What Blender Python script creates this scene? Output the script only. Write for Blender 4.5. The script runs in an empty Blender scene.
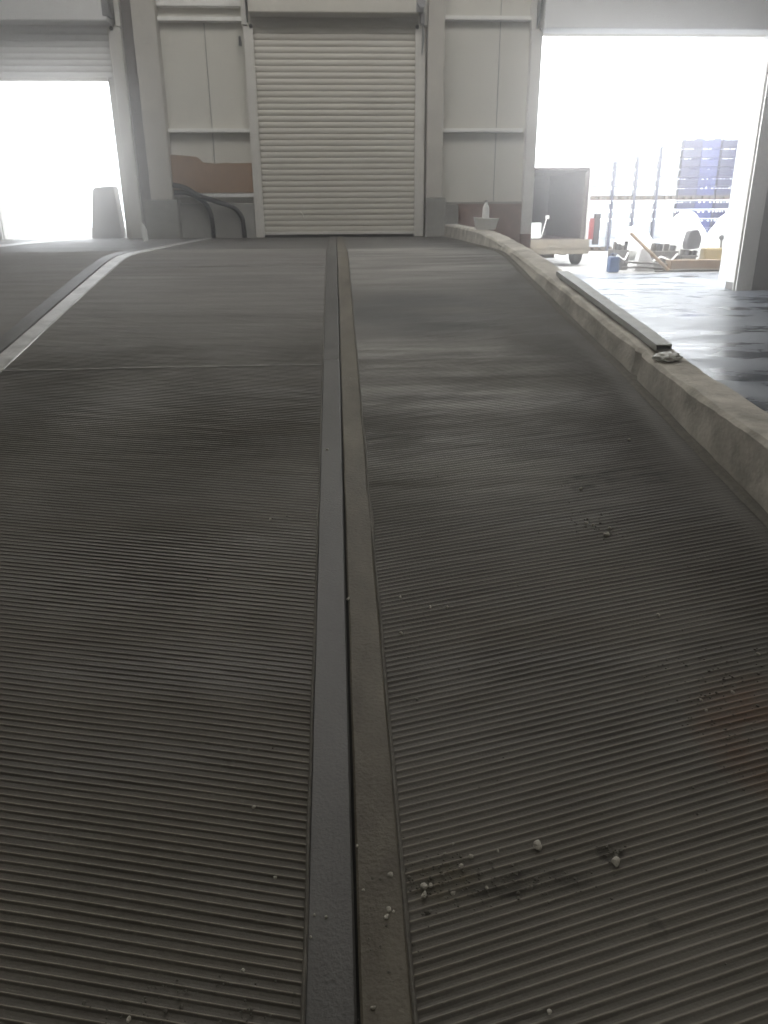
import bpy, bmesh, math, random
from mathutils import Vector, Matrix, noise
random.seed(7)
C = bpy.context.scene.collection
PI = math.pi

# ------------------------------------------------------------------ levels
SL = 0.1548; YR = 7.61           # ramp gradient and the place where it levels off
WY = 13.0                        # inner face of the front wall
ZF = -0.90                       # level of the side floor and the yard
def ramp(y):
    d = YR - y
    return -SL * 0.5 * (d + math.sqrt(d * d + 0.09))

# ------------------------------------------------------------------ materials
def mat(name, col, rough=0.7, metal=0.0, var=0.15, scale=6.0, bump=0.0, bscale=60.0, stretch=(1, 1, 1), col2=None, spec=0.5, emit=None):
    m = bpy.data.materials.new(name); m.use_nodes = True
    nt = m.node_tree; b = nt.nodes['Principled BSDF']
    b.inputs['Roughness'].default_value = rough; b.inputs['Metallic'].default_value = metal
    b.inputs['Specular IOR Level'].default_value = spec
    tc = nt.nodes.new('ShaderNodeTexCoord'); mp = nt.nodes.new('ShaderNodeMapping')
    mp.inputs['Scale'].default_value = stretch
    nt.links.new(tc.outputs['Object'], mp.inputs['Vector'])
    n = nt.nodes.new('ShaderNodeTexNoise'); n.inputs['Scale'].default_value = scale; n.inputs['Detail'].default_value = 6
    n.inputs['Roughness'].default_value = 0.65
    nt.links.new(mp.outputs['Vector'], n.inputs['Vector'])
    r = nt.nodes.new('ShaderNodeValToRGB')
    c2 = col2 or tuple(min(1, c * (1 + var)) for c in col); c1 = tuple(c * (1 - var) for c in col) if col2 is None else col
    r.color_ramp.elements[0].position = 0.32; r.color_ramp.elements[1].position = 0.68
    r.color_ramp.elements[0].color = (*c1, 1); r.color_ramp.elements[1].color = (*c2, 1)
    nt.links.new(n.outputs['Fac'], r.inputs['Fac']); nt.links.new(r.outputs['Color'], b.inputs['Base Color'])
    if bump:
        n2 = nt.nodes.new('ShaderNodeTexNoise'); n2.inputs['Scale'].default_value = bscale; n2.inputs['Detail'].default_value = 5
        nt.links.new(tc.outputs['Object'], n2.inputs['Vector'])
        bp = nt.nodes.new('ShaderNodeBump'); bp.inputs['Strength'].default_value = bump; bp.inputs['Distance'].default_value = 0.01
        nt.links.new(n2.outputs['Fac'], bp.inputs['Height']); nt.links.new(bp.outputs['Normal'], b.inputs['Normal'])
    return m

def math_node(nt, op, a, b_=None, clamp=False):
    n = nt.nodes.new('ShaderNodeMath'); n.operation = op; n.use_clamp = clamp
    for i, v in enumerate((a, b_)):
        if v is None: continue
        if isinstance(v, (int, float)): n.inputs[i].default_value = v
        else: nt.links.new(v, n.inputs[i])
    return n.outputs[0]

def mixcol(nt, fac, a, b_):
    n = nt.nodes.new('ShaderNodeMix'); n.data_type = 'RGBA'
    nt.links.new(fac, n.inputs[0])
    for i, v in ((6, a), (7, b_)):
        if isinstance(v, tuple): n.inputs[i].default_value = (*v, 1)
        else: nt.links.new(v, n.inputs[i])
    return n.outputs[2]

def lane_mat(name, sign, right):
    """grooved concrete: dusty grey, streaks running along the grooves, oil and rust marks"""
    m = bpy.data.materials.new(name); m.use_nodes = True
    nt = m.node_tree; b = nt.nodes['Principled BSDF']
    tc = nt.nodes.new('ShaderNodeTexCoord')
    def noise_at(scale, stretch, rot=0.0, detail=5.0, lo=0.35, hi=0.65):
        mp = nt.nodes.new('ShaderNodeMapping'); mp.inputs['Scale'].default_value = stretch; mp.inputs['Rotation'].default_value = (0, 0, rot)
        nt.links.new(tc.outputs['Object'], mp.inputs['Vector'])
        n = nt.nodes.new('ShaderNodeTexNoise'); n.inputs['Scale'].default_value = scale; n.inputs['Detail'].default_value = detail; n.inputs['Roughness'].default_value = 0.6
        nt.links.new(mp.outputs['Vector'], n.inputs['Vector'])
        mr = nt.nodes.new('ShaderNodeMapRange'); mr.inputs[1].default_value = lo; mr.inputs[2].default_value = hi
        nt.links.new(n.outputs['Fac'], mr.inputs[0]); return mr.outputs[0]
    st = noise_at(1.0, (0.55, 5.0, 1), rot=-sign * 0.2)
    st2 = noise_at(1.0, (2.2, 24.0, 1), rot=-sign * 0.23)
    big = noise_at(0.7, (1, 1, 1), detail=3)
    fine = noise_at(90, (1, 1, 1), detail=2, lo=0.3, hi=0.7)
    xyz = nt.nodes.new('ShaderNodeSeparateXYZ'); nt.links.new(tc.outputs['Object'], xyz.inputs[0])
    X, Yc = xyz.outputs[0], xyz.outputs[1]
    v = math_node(nt, 'ADD', math_node(nt, 'MULTIPLY', st, 0.42), math_node(nt, 'MULTIPLY', st2, 0.2))
    v = math_node(nt, 'ADD', v, math_node(nt, 'MULTIPLY', big, 0.25))
    v = math_node(nt, 'ADD', v, math_node(nt, 'MULTIPLY', fine, 0.13))
    dark = (0.068, 0.0655, 0.061) if right else (0.064, 0.0615, 0.0575)
    lite = (0.158, 0.152, 0.139) if right else (0.130, 0.125, 0.116)
    col = mixcol(nt, v, dark, lite)
    def spot(px, py, rx, ry, soft=1.0, mod=None):
        dx = math_node(nt, 'DIVIDE', math_node(nt, 'SUBTRACT', X, px), rx); dy = math_node(nt, 'DIVIDE', math_node(nt, 'SUBTRACT', Yc, py), ry)
        d = math_node(nt, 'ADD', math_node(nt, 'MULTIPLY', dx, dx), math_node(nt, 'MULTIPLY', dy, dy))
        f = math_node(nt, 'MULTIPLY', math_node(nt, 'SUBTRACT', 1.0, d, True), soft, True)
        return math_node(nt, 'MULTIPLY', f, mod if mod is not None else 1.0)
    if not right:
        dust = noise_at(1.0, (0.7, 11.0, 1), rot=0.2, lo=0.40, hi=0.68)
        col = mixcol(nt, math_node(nt, 'MULTIPLY', spot(-1.0, 6.8, 2.2, 2.6, 1.4, dust), .5), col, (0.22, 0.212, 0.20))
    if right:
        # the dusty dark band along the kerb, oil drips and a rusty patch
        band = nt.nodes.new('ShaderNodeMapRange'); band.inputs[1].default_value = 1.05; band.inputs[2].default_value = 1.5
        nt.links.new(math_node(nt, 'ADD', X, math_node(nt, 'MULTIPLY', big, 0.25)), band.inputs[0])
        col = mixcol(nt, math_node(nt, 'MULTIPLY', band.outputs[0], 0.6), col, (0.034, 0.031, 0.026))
        dust = noise_at(1.0, (0.9, 9.0, 1), rot=-0.22, lo=0.38, hi=0.66)
        for (ox, oy, rx, ry, k) in ((0.45, 4.35, 1.0, 0.75, .85), (0.55, 7.6, 1.2, 1.6, .8), (0.45, 3.2, .6, .5, .45)):
            col = mixcol(nt, math_node(nt, 'MULTIPLY', spot(ox, oy, rx, ry, 1.6, dust), k), col, (0.31, 0.305, 0.285))
        wet = spot(0.62, 5.6, 0.75, 0.62, 1.6, noise_at(1.2, (0.8, 2.6, 1), lo=0.3, hi=0.5)); col = mixcol(nt, math_node(nt, 'MULTIPLY', wet, 0.75), col, (0.050, 0.053, 0.054))
        oil = noise_at(9, (1, 2, 1), lo=0.42, hi=0.6)
        for (ox, oy, rx, ry) in ((1.032, 2.99, 0.12, 0.10), (1.28, 3.06, 0.22, 0.09), (0.57, 1.29, 0.035, 0.03), (0.36, 1.225, 0.16, 0.035), (0.61, 1.11, 0.02, 0.03)):
            col = mixcol(nt, math_node(nt, 'MULTIPLY', spot(ox, oy, rx, ry, 2.0, oil), 0.8), col, (0.014, 0.013, 0.011))
        rustn = noise_at(5, (1, 1.5, 1), lo=0.3, hi=0.6)
        col = mixcol(nt, math_node(nt, 'MULTIPLY', spot(1.10, 1.60, 0.22, 0.26, 1.5, rustn), 0.8), col, (0.105, 0.056, 0.030))
        col = mixcol(nt, math_node(nt, 'MULTIPLY', spot(0.19, 1.235, 0.09, 0.06, 1.5, noise_at(30, (1, 1, 1))), 0.6), col, (0.10, 0.088, 0.06))
    tw = nt.nodes.new('ShaderNodeMapRange'); tw.inputs[1].default_value = 3.2 if right else 5.5; tw.inputs[2].default_value = 1.2
    nt.links.new(Yc, tw.inputs[0]); tm = nt.nodes.new('ShaderNodeMix'); tm.data_type = 'RGBA'; tm.blend_type = 'MULTIPLY'; tm.inputs[7].default_value = (1.0, 0.965, 0.88, 1) if right else (1.0, 0.95, 0.84, 1)
    nt.links.new(tw.outputs[0], tm.inputs[0]); nt.links.new(col, tm.inputs[6]); col = tm.outputs[2]
    at = nt.nodes.new('ShaderNodeAttribute'); at.attribute_name = 'crest_light'  # rib crests lightened: the light they catch is put into the colour
    lit_crest = nt.nodes.new('ShaderNodeMix'); lit_crest.data_type = 'RGBA'; lit_crest.blend_type = 'MULTIPLY'; lit_crest.inputs[0].default_value = 1.0
    nt.links.new(col, lit_crest.inputs[6]); k_ = math_node(nt, 'ADD', math_node(nt, 'MULTIPLY', at.outputs['Fac'], 1.2 if right else 2.3), 0.85); cmb = nt.nodes.new('ShaderNodeCombineColor')
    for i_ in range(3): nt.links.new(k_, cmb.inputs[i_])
    nt.links.new(cmb.outputs[0], lit_crest.inputs[7]); col = lit_crest.outputs[2]
    nt.links.new(col, b.inputs['Base Color'])
    rr = nt.nodes.new('ShaderNodeMapRange'); rr.inputs[3].default_value = 0.5; rr.inputs[4].default_value = 0.78
    nt.links.new(st, rr.inputs[0]); nt.links.new(rr.outputs[0], b.inputs['Roughness'])
    n2 = nt.nodes.new('ShaderNodeTexNoise'); n2.inputs['Scale'].default_value = 130; n2.inputs['Detail'].default_value = 3
    nt.links.new(tc.outputs['Object'], n2.inputs['Vector'])
    bp = nt.nodes.new('ShaderNodeBump'); bp.inputs['Strength'].default_value = 0.35; bp.inputs['Distance'].default_value = 0.004
    nt.links.new(n2.outputs['Fac'], bp.inputs['Height']); nt.links.new(bp.outputs['Normal'], b.inputs['Normal'])
    return m

def polished_mat():
    m = bpy.data.materials.new('polished_floor'); m.use_nodes = True
    nt = m.node_tree; b = nt.nodes['Principled BSDF']
    tc = nt.nodes.new('ShaderNodeTexCoord'); mp = nt.nodes.new('ShaderNodeMapping'); mp.inputs['Scale'].default_value = (0.8, 1.5, 1); mp.inputs['Rotation'].default_value = (0, 0, 0.35)
    nt.links.new(tc.outputs['Object'], mp.inputs['Vector'])
    n = nt.nodes.new('ShaderNodeTexNoise'); n.inputs['Scale'].default_value = 1.6; n.inputs['Detail'].default_value = 7; n.inputs['Roughness'].default_value = 0.62
    nt.links.new(mp.outputs['Vector'], n.inputs['Vector'])
    r = nt.nodes.new('ShaderNodeValToRGB'); r.color_ramp.elements[0].position = 0.38; r.color_ramp.elements[1].position = 0.66
    r.color_ramp.elements[0].color = (0.058, 0.068, 0.085, 1); r.color_ramp.elements[1].color = (0.20, 0.215, 0.24, 1)
    nt.links.new(n.outputs['Fac'], r.inputs['Fac']); nt.links.new(r.outputs['Color'], b.inputs['Base Color'])
    rr = nt.nodes.new('ShaderNodeMapRange'); rr.inputs[1].default_value = 0.35; rr.inputs[2].default_value = 0.65; rr.inputs[3].default_value = 0.16; rr.inputs[4].default_value = 0.5
    nt.links.new(n.outputs['Fac'], rr.inputs[0]); nt.links.new(rr.outputs[0], b.inputs['Roughness'])
    n2 = nt.nodes.new('ShaderNodeTexNoise'); n2.inputs['Scale'].default_value = 7; n2.inputs['Detail'].default_value = 6
    nt.links.new(mp.outputs['Vector'], n2.inputs['Vector'])
    bp = nt.nodes.new('ShaderNodeBump'); bp.inputs['Strength'].default_value = 0.16; bp.inputs['Distance'].default_value = 0.012
    nt.links.new(n2.outputs['Fac'], bp.inputs['Height']); nt.links.new(bp.outputs['Normal'], b.inputs['Normal'])
    return m

M = dict(
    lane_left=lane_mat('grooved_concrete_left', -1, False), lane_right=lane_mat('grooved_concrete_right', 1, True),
    strip_grey=mat('smooth_grey_strip', (0.062, 0.0605, 0.057), 0.45, var=0.25, scale=5, bump=0.2, bscale=120, stretch=(1, .4, 1)),
    strip_brown=mat('rough_brown_strip', (0.060, 0.050, 0.034), 0.6, var=0.4, scale=6, bump=0.4, bscale=90, stretch=(1, .5, 1), col2=(0.135, 0.121, 0.090)),
    strip_glare=mat('glare_strip', (0.36, 0.36, 0.35), 0.38, var=0.35, scale=7, bump=0.3, bscale=80),  # lighter than the grey strip, sun glare put into the colour
    joint=mat('dark_joint', (0.008, 0.008, 0.007), 0.9),
    mortar=mat('pale_mortar', (0.24, 0.235, 0.22), 0.8, var=0.3, scale=20),
    lip=mat('lane_lip', (0.10, 0.093, 0.078), 0.75, var=0.3, scale=30, bump=0.3),
    curb=mat('curb_concrete', (0.24, 0.225, 0.195), 0.85, scale=4.2, bump=0.7, bscale=40, col2=(0.58, 0.55, 0.49)),
    polished=polished_mat(),
    panel=mat('wall_panel', (0.62, 0.60, 0.54), 0.5, var=0.03, scale=1.2),
    seam=mat('panel_seam', (0.30, 0.295, 0.27), 0.6),
    purlin=mat('purlin_steel', (0.84, 0.83, 0.80), 0.4, 0.0, var=0.06),
    pillar=mat('pillar_concrete', (0.50, 0.475, 0.43), 0.75, var=0.12, scale=2.5, bump=0.15),
    plinth=mat('plinth_concrete', (0.27, 0.265, 0.245), 0.85, var=0.2, scale=3, bump=0.4),
    ceiling=mat('ceiling_sheet', (0.55, 0.55, 0.53), 0.6),
    shutter=mat('shutter_slats', (0.53, 0.505, 0.45), 0.42, 0.1, var=0.05, scale=2),
    rail=mat('guide_rail', (0.66, 0.64, 0.60), 0.4, 0.2, var=0.06),
    box=mat('roller_box', (0.60, 0.575, 0.52), 0.5, 0.1, var=0.05),
    black=mat('black_rubber', (0.015, 0.015, 0.016), 0.55),
    hose=mat('black_conduit', (0.022, 0.022, 0.025), 0.45),
    motor=mat('motor_grey', (0.26, 0.26, 0.27), 0.5, 0.4),
    chip=mat('chipboard', (0.30, 0.195, 0.125), 0.8, var=0.14, scale=9, bump=0.3, bscale=150),
    brick=mat('brown_infill', (0.21, 0.14, 0.115), 0.85, var=0.25, scale=6, bump=0.4),
    steel=mat('galvanised_steel', (0.34, 0.345, 0.325), 0.45, 0.25, var=0.2, scale=14),
    film=mat('plastic_film', (0.55, 0.55, 0.52), 0.25, var=0.15, scale=20),
    glare_box=mat('glare_roller_box', (0.80, 0.80, 0.80), 0.5, var=0.04), glare_slats=mat('glare_slats', (0.80, 0.79, 0.78), 0.45, var=0.04),  # lighter copies of box and slats, doorway glow put into the colour
    white=mat('white_plastic', (0.85, 0.85, 0.83), 0.4, var=0.04),
    pebble=mat('pale_pebble', (0.46, 0.44, 0.39), 0.85, var=0.2, scale=60, bump=0.4, bscale=300),
    gravel=mat('dark_gravel', (0.10, 0.095, 0.08), 0.9, var=0.4, scale=50),
    greypanel=mat('grey_board', (0.36, 0.345, 0.335), 0.7, var=0.1),
    yard=mat('yard_concrete', (0.26, 0.25, 0.235), 0.8, var=0.1, scale=1.5),
    truckin=mat('truck_inside', (0.050, 0.032, 0.033), 0.75, var=0.2, scale=3),
    truckout=mat('truck_paint', (0.62, 0.60, 0.57), 0.45),
    truckdeck=mat('truck_deck', (0.16, 0.135, 0.10), 0.7, var=0.3, scale=6),
    tyre=mat('tyre_rubber', (0.022, 0.022, 0.022), 0.8),
    red=mat('red_lamp', (0.22, 0.03, 0.03), 0.4),
    bluecan=mat('blue_plastic', (0.012, 0.045, 0.13), 0.4),
    crate_dark=mat('blue_crate', (0.004, 0.009, 0.070), 0.5, var=0.15),  # darker blue, shade of the left faces put into the colour
    crate_lit=mat('lit_blue_crate', (0.010, 0.024, 0.15), 0.5, var=0.2),  # lighter copy of the blue, sunlit faces put into the colour
    crate_sunlit=mat('sunlit_crate', (0.42, 0.45, 0.50), 0.5, var=0.15),  # crates whitened by strong sun, that light put into the colour
    upright=mat('gap_tone', (0.035, 0.038, 0.075), 0.5),
    pallet=mat('pallet_wood', (0.10, 0.075, 0.055), 0.8, var=0.25, scale=8),
    sack=mat('white_sack', (0.72, 0.72, 0.70), 0.7, var=0.05),
    wood=mat('scrap_wood', (0.15, 0.095, 0.05), 0.8, var=0.25, scale=8),
    scrap=mat('scrap_metal', (0.085, 0.075, 0.065), 0.6, 0.3, var=0.4, scale=12),
    yellow=mat('yellowed_plastic', (0.24, 0.18, 0.075), 0.5),
    greylump=mat('dark_grey_tin', (0.035, 0.033, 0.035), 0.6, var=0.2),
    shade=mat('shaded_wall', (0.20, 0.185, 0.175), 0.75, var=0.08),  # darker wall tone, the shade there put into the colour
)

# ------------------------------------------------------------------ mesh helpers
def box(bm, x0, x1, y0, y1, z0, z1, mtx=None, bev=0.0):
    vs = [Vector((x, y, z)) for x in (x0, x1) for y in (y0, y1) for z in (z0, z1)]
    if mtx is not None: vs = [mtx @ v for v in vs]
    v = [bm.verts.new(p) for p in vs]
    fs = [bm.faces.new([v[i] for i in f]) for f in ((0, 1, 3, 2), (4, 6, 7, 5), (0, 4, 5, 1), (2, 3, 7, 6), (0, 2, 6, 4), (1, 5, 7, 3))]
    if bev > 0:
        es = list({e for f in fs for e in f.edges})
        bmesh.ops.bevel(bm, geom=es, offset=bev, segments=2, affect='EDGES', profile=0.6)
def tube(bm, pts, rad, seg=10, ribs=None):
    """tube through points; rad a number or a list"""
    rings = []
    n = len(pts)
    for i, p in enumerate(pts):
        p = Vector(p); a = Vector(pts[max(0, i - 1)]); c = Vector(pts[min(n - 1, i + 1)])
        t = (c - a).normalized(); u = t.cross(Vector((0, 0.3, 1))); u = u.normalized() if u.length > 1e-4 else Vector((1, 0, 0)); w = t.cross(u).normalized()
        r = rad[i] if isinstance(rad, (list, tuple)) else rad
        rings.append([bm.verts.new(p + (u * math.cos(k * 2 * PI / seg) + w * math.sin(k * 2 * PI / seg)) * r) for k in range(seg)])
    for a, c in zip(rings, rings[1:]):
        for k in range(seg): bm.faces.new((a[k], a[(k + 1) % seg], c[(k + 1) % seg], c[k]))
    bm.faces.new(rings[0][::-1]); bm.faces.new(rings[-1])
def lathe(bm, prof, loc=(0, 0, 0), seg=20, sx=1.0, sy=1.0):
    rings = [[bm.verts.new((loc[0] + r * sx * math.cos(k * 2 * PI / seg), loc[1] + r * sy * math.sin(k * 2 * PI / seg), loc[2] + z)) for k in range(seg)] for r, z in prof]
    for a, c in zip(rings, rings[1:]):
        for k in range(seg): bm.faces.new((a[k], a[(k + 1) % seg], c[(k + 1) % seg], c[k]))
    bm.faces.new(rings[0][::-1]); bm.faces.new(rings[-1])
def prism(bm, poly, y0, y1):
    """polygon in x,z extruded along y"""
    a = [bm.verts.new((x, y0, z)) for x, z in poly]; c = [bm.verts.new((x, y1, z)) for x, z in poly]
    bm.faces.new(a); bm.faces.new(c[::-1])
    n = len(poly)
    for i in range(n): bm.faces.new((a[i], c[i], c[(i + 1) % n], a[(i + 1) % n]))
def lump(bm, c, r, sub=2, rough=0.25, squash=(1, 1, 1), seed=0.0, freq=1.2):
    t = bmesh.new(); bmesh.ops.create_icosphere(t, subdivisions=sub, radius=1.0)
    mp = {}
    for v in t.verts:
        k = 1 + rough * noise.noise(v.co * freq + Vector((seed, seed * .7, -seed)))
        mp[v.index] = bm.verts.new((c[0] + v.co.x * k * r * squash[0], c[1] + v.co.y * k * r * squash[1], c[2] + v.co.z * k * r * squash[2]))
    for f in t.faces: bm.faces.new([mp[v.index] for v in f.verts])
    t.free()
def obj(name, bm, m, parent=None, smooth=False, loc=None):
    bmesh.ops.recalc_face_normals(bm, faces=bm.faces)
    me = bpy.data.meshes.new(name); bm.to_mesh(me); bm.free()
    if isinstance(m, str): m = M[m]
    me.materials.append(m)
    if smooth:
        for p in me.polygons: p.use_smooth = True
    o = bpy.data.objects.new(name, me); C.objects.link(o)
    if parent: o.parent = parent
    if loc: o.location = loc
    return o
def tag(o, label, cat, group=None, kind=None):
    o['label'] = label; o['category'] = cat
    if group: o['group'] = group
    if kind: o['kind'] = kind
    return o
def thing(name, label, cat, loc=(0, 0, 0), rz=0, group=None):
    o = bpy.data.objects.new(name, None); C.objects.link(o); o.location = loc; o.rotation_euler.z = rz
    return tag(o, label, cat, group)
def struct(name, bm, m, parent=None, smooth=False, label=None, cat=None):
    o = obj(name, bm, m, parent, smooth)
    if parent is None:
        o['kind'] = 'structure'
        if label: o['label'] = label
        if cat: o['category'] = cat
    return o
def boxes(*bs, bev=0.0):
    bm = bmesh.new()
    for b in bs: box(bm, *b, bev=bev)
    return bm

# ------------------------------------------------------------------ ramp lanes
JX = 0.002                        # centre joint
def curb_x(y):
    P = [(-2, 1.64), (4.4, 1.64), (5.5, 1.61), (7, 1.59), (9, 1.59), (12.7, 1.67), (14, 1.68)]
    for (a, b), (c, d) in zip(P, P[1:]):
        if y <= c: return b + (d - b) * max(0, (y - a) / (c - a))
    return P[-1][1]
def lane(name, fx0, fx1, shear, xref, m, pitch=0.0212, amp=0.0062, y0=-1.2, ncol=26, seed=0.0, label=None, gutter=False, thin=False):
    bm = bmesh.new()
    PR = [(0.0, 1.0), (0.10, .85), (0.24, .18), (0.46, 0.0), (0.70, .12), (0.88, .62)]  # crest, scooped groove, crest
    if thin: PR = [(0.0, 1.0), (0.08, .86), (0.17, .22), (0.45, 0.0), (0.80, .06), (0.92, .70)]
    rows = []; crest = []
    nr = int((8.6 - y0) / pitch)
    for i in range(-14, nr):
        for fr, hgt in PR: rows.append(((i + fr) * pitch + y0, hgt))
    y = rows[-1][0] + 0.15
    while y < WY + 0.3: rows.append((y, 0.25)); y += 0.25
    rows.append((WY + 0.3, 0.25))
    prev = None
    for (yr, hgt) in rows:
        ring = []
        for k in range(ncol + 1):
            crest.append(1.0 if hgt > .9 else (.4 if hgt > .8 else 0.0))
            u = k / ncol
            xm = fx0(yr) + (fx1(yr) - fx0(yr)) * u
            y = yr + shear * (xm - xref) * max(0.0, min(1.0, (9.5 - yr) / 1.5))
            y += 0.006 * noise.noise(Vector((xm * 1.5, yr * 3, seed)))
            x = fx0(y) + (fx1(y) - fx0(y)) * u
            edge = 1.0 if not gutter else max(0.0, min(1.0, (fx1(y) - x - 0.10) / 0.08))
            fade = edge if y < 3.5 else edge * max(0.30, 1 - (y - 3.5) / 4.0)
            wear = 0.72 + 0.4 * noise.noise(Vector((xm * 2.2, yr * 1.3, seed + 3))) + 0.3 * noise.noise(Vector((xm * 5, yr / pitch * 0.6, seed)))
            z = ramp(y) - 0.004 + amp * fade * (max(0.2, wear) if edge > .01 else 0) * (hgt - 0.9) + 0.004 * noise.noise(Vector((xm * .8, yr * .8, seed + 9)))
            ring.append(bm.verts.new((x, y, z)))
        if prev:
            for k in range(ncol): bm.faces.new((prev[k], prev[k + 1], ring[k + 1], ring[k]))
        prev = ring
    o = struct(name, bm, m, smooth=False, label=label, cat='ramp' if label else None)
    a = o.data.attributes.new('crest_light', 'FLOAT', 'POINT'); a.data.foreach_set('value', crest)
    return o
W1 = 0.100; LJ = -1.93
def c(v): return lambda y: v
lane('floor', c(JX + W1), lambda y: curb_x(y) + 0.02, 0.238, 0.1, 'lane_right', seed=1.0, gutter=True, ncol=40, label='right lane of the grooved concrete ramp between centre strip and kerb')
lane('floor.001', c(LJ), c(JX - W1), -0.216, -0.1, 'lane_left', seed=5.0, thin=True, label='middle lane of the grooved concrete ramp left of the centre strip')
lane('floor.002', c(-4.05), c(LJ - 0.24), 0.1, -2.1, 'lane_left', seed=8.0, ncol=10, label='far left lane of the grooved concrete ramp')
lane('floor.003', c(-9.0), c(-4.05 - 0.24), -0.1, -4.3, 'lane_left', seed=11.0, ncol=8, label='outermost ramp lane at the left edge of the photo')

def strip(name, x0, x1, m, dz=0.002, y0=-1.2, y1=WY - 0.02, bev=0.005, cut=None, wob=0.0015, label=None):
    """a strip following the ramp, with eased edges"""
    bm = bmesh.new(); prev = None; n = int((y1 - y0) / 0.06)
    for i in range(n + 1):
        y = y0 + (y1 - y0) * i / n; z = ramp(y) + dz
        w0 = wob * noise.noise(Vector((x0 * 9, y * 3.1, 1))); w1 = wob * noise.noise(Vector((x1 * 9, y * 3.1, 4)))
        d = 0.0
        if cut and abs(y - cut) < 0.035: d = 0.006
        zz = z + 0.0015 * noise.noise(Vector((x0, y * 4, 2)))
        ring = [bm.verts.new(p) for p in ((x0 + w0, y, z - 0.06), (x0 + w0, y, zz - bev - d), (x0 + bev + w0, y, zz - d), ((x0 + x1) / 2, y, zz - d), (x1 - bev + w1, y, zz - d), (x1 + w1, y, zz - bev - d), (x1 + w1, y, z - 0.06))]
        if prev:
            for k in range(6): bm.faces.new((prev[k], prev[k + 1], ring[k + 1], ring[k]))
        prev = ring
    return struct(name, bm, m, label=label, cat='strip' if label else None)
strip('trim_1', JX - W1, JX - 0.0035, 'strip_grey', cut=4.62, label='smooth grey strip left of the dark centre joint')
strip('trim_2', JX + 0.0035, JX + W1, 'strip_brown', wob=0.003, label='rough brownish concrete strip right of the dark centre joint')
strip('trim_3', JX - 0.016, JX + 0.016, 'joint', dz=-0.014, wob=0, label='dark open joint along the middle of the ramp')
strip('trim_4', JX + W1 - 0.002, JX + W1 + 0.008, 'lip', dz=0.0035, bev=0.003, wob=0.006)
strip('trim_5', JX - W1 - 0.006, JX - W1 + 0.002, 'lip', dz=0.0035, bev=0.003, wob=0.004)
strip('trim_6', LJ - 0.115, LJ, 'strip_glare', wob=0.004, label='strip painted pale for glare right of the left hand joint')
strip('trim_7', LJ - 0.24, LJ - 0.125, 'strip_grey', wob=0.004, label='grey strip left of the left hand joint')
strip('trim_8', LJ - 0.127, LJ - 0.113, 'joint', dz=-0.010, wob=0)
strip('trim_9', -4.165, -4.05, 'strip_glare', wob=0.004)
strip('trim_10', -4.29, -4.175, 'strip_glare', wob=0.004)
strip('trim_11', -4.177, -4.163, 'joint', dz=-0.010, wob=0)
def cross_line(name, x0, x1, y, slope, w, m='mortar'):
    bm = bmesh.new(); prev = None
    for i in range(41):
        x = x0 + (x1 - x0) * i / 40; yy = y + slope * (x - x1) + 0.006 * noise.noise(Vector((x * 4, y, 0))); ww = w * (1 + .5 * noise.noise(Vector((x * 9, y, 3))))
        ring = [bm.verts.new((x, yy - ww, ramp(yy - ww) + 0.0005)), bm.verts.new((x, yy, ramp(yy) + 0.003)), bm.verts.new((x, yy + ww, ramp(yy + ww) + 0.0005))]
        if prev:
            for k in range(2): bm.faces.new((prev[k], prev[k + 1], ring[k + 1], ring[k]))
        prev = ring
    struct(name, bm, m)
cross_line('trim_12', LJ, JX - W1, 4.52, 0.006, 0.008, 'mortar')
cross_line('trim_13', LJ, JX - W1, 7.15, 0.0, 0.010)

# ------------------------------------------------------------------ kerb
CT = [(-2, -1.22), (1.0, -0.79), (2.7, -0.515), (3.3, -0.465), (3.8, -0.425), (4.3, -0.362), (5.6, -0.188), (7.2, 0.0), (8.5, 0.105), (9.5, .15), (12.75, 0.175)]
def curb_top(y):
    for (a, b), (c_, d) in zip(CT, CT[1:]):
        if y <= c_: return b + (d - b) * (y - a) / (c_ - a)
    return CT[-1][1]
def make_curb():
    bm = bmesh.new(); prev = None
    ys = [-1.9 + i * 0.05 for i in range(int((12.72 + 1.9) / 0.05) + 1)]
    joints = (4.2, 7.9)
    for y in ys:
        x0 = curb_x(y); x1 = x0 + 0.22; zt = curb_top(y)
        nn = lambda a, s: 0.6 * s * noise.noise(Vector((a, y * 3.3, a * 2))) + 0.5 * s * noise.noise(Vector((a * 3, y * 11, a)))
        g = 0.02 if any(abs(y - j) < 0.03 for j in joints) else 0
        e = 0.018 + nn(7.7, 0.012)
        zb = min(ramp(y), zt - .05)
        prof = [(x0 + 0.0, zb - 0.3), (x0 + nn(1, .012) + g, zb + 0.015 + nn(9, .01)), (x0 + 0.010 + nn(2, .014) + g, (zb + zt) / 2), (x0 + .014 + nn(3, .012) + g, zt - e), (x0 + .014 + e + nn(4, .01) + g, zt + nn(5, .012)),
                (x0 + .11, zt + nn(6, .012)), (x1 - .015, zt + nn(8, .012)), (x1 + nn(2.5, .01), zt - .02), (x1, -1.5)]
        ring = [bm.verts.new((x, y, z)) for x, z in prof]
        if prev:
            for k in range(len(prof) - 1): bm.faces.new((prev[k], prev[k + 1], ring[k + 1], ring[k]))
        else: bm.faces.new(ring)
        prev = ring
    bm.faces.new(prev[::-1])
    return bm
struct('trim_15', make_curb(), 'curb', label='rough low concrete kerb running up the right side of the ramp', cat='kerb')
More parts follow.
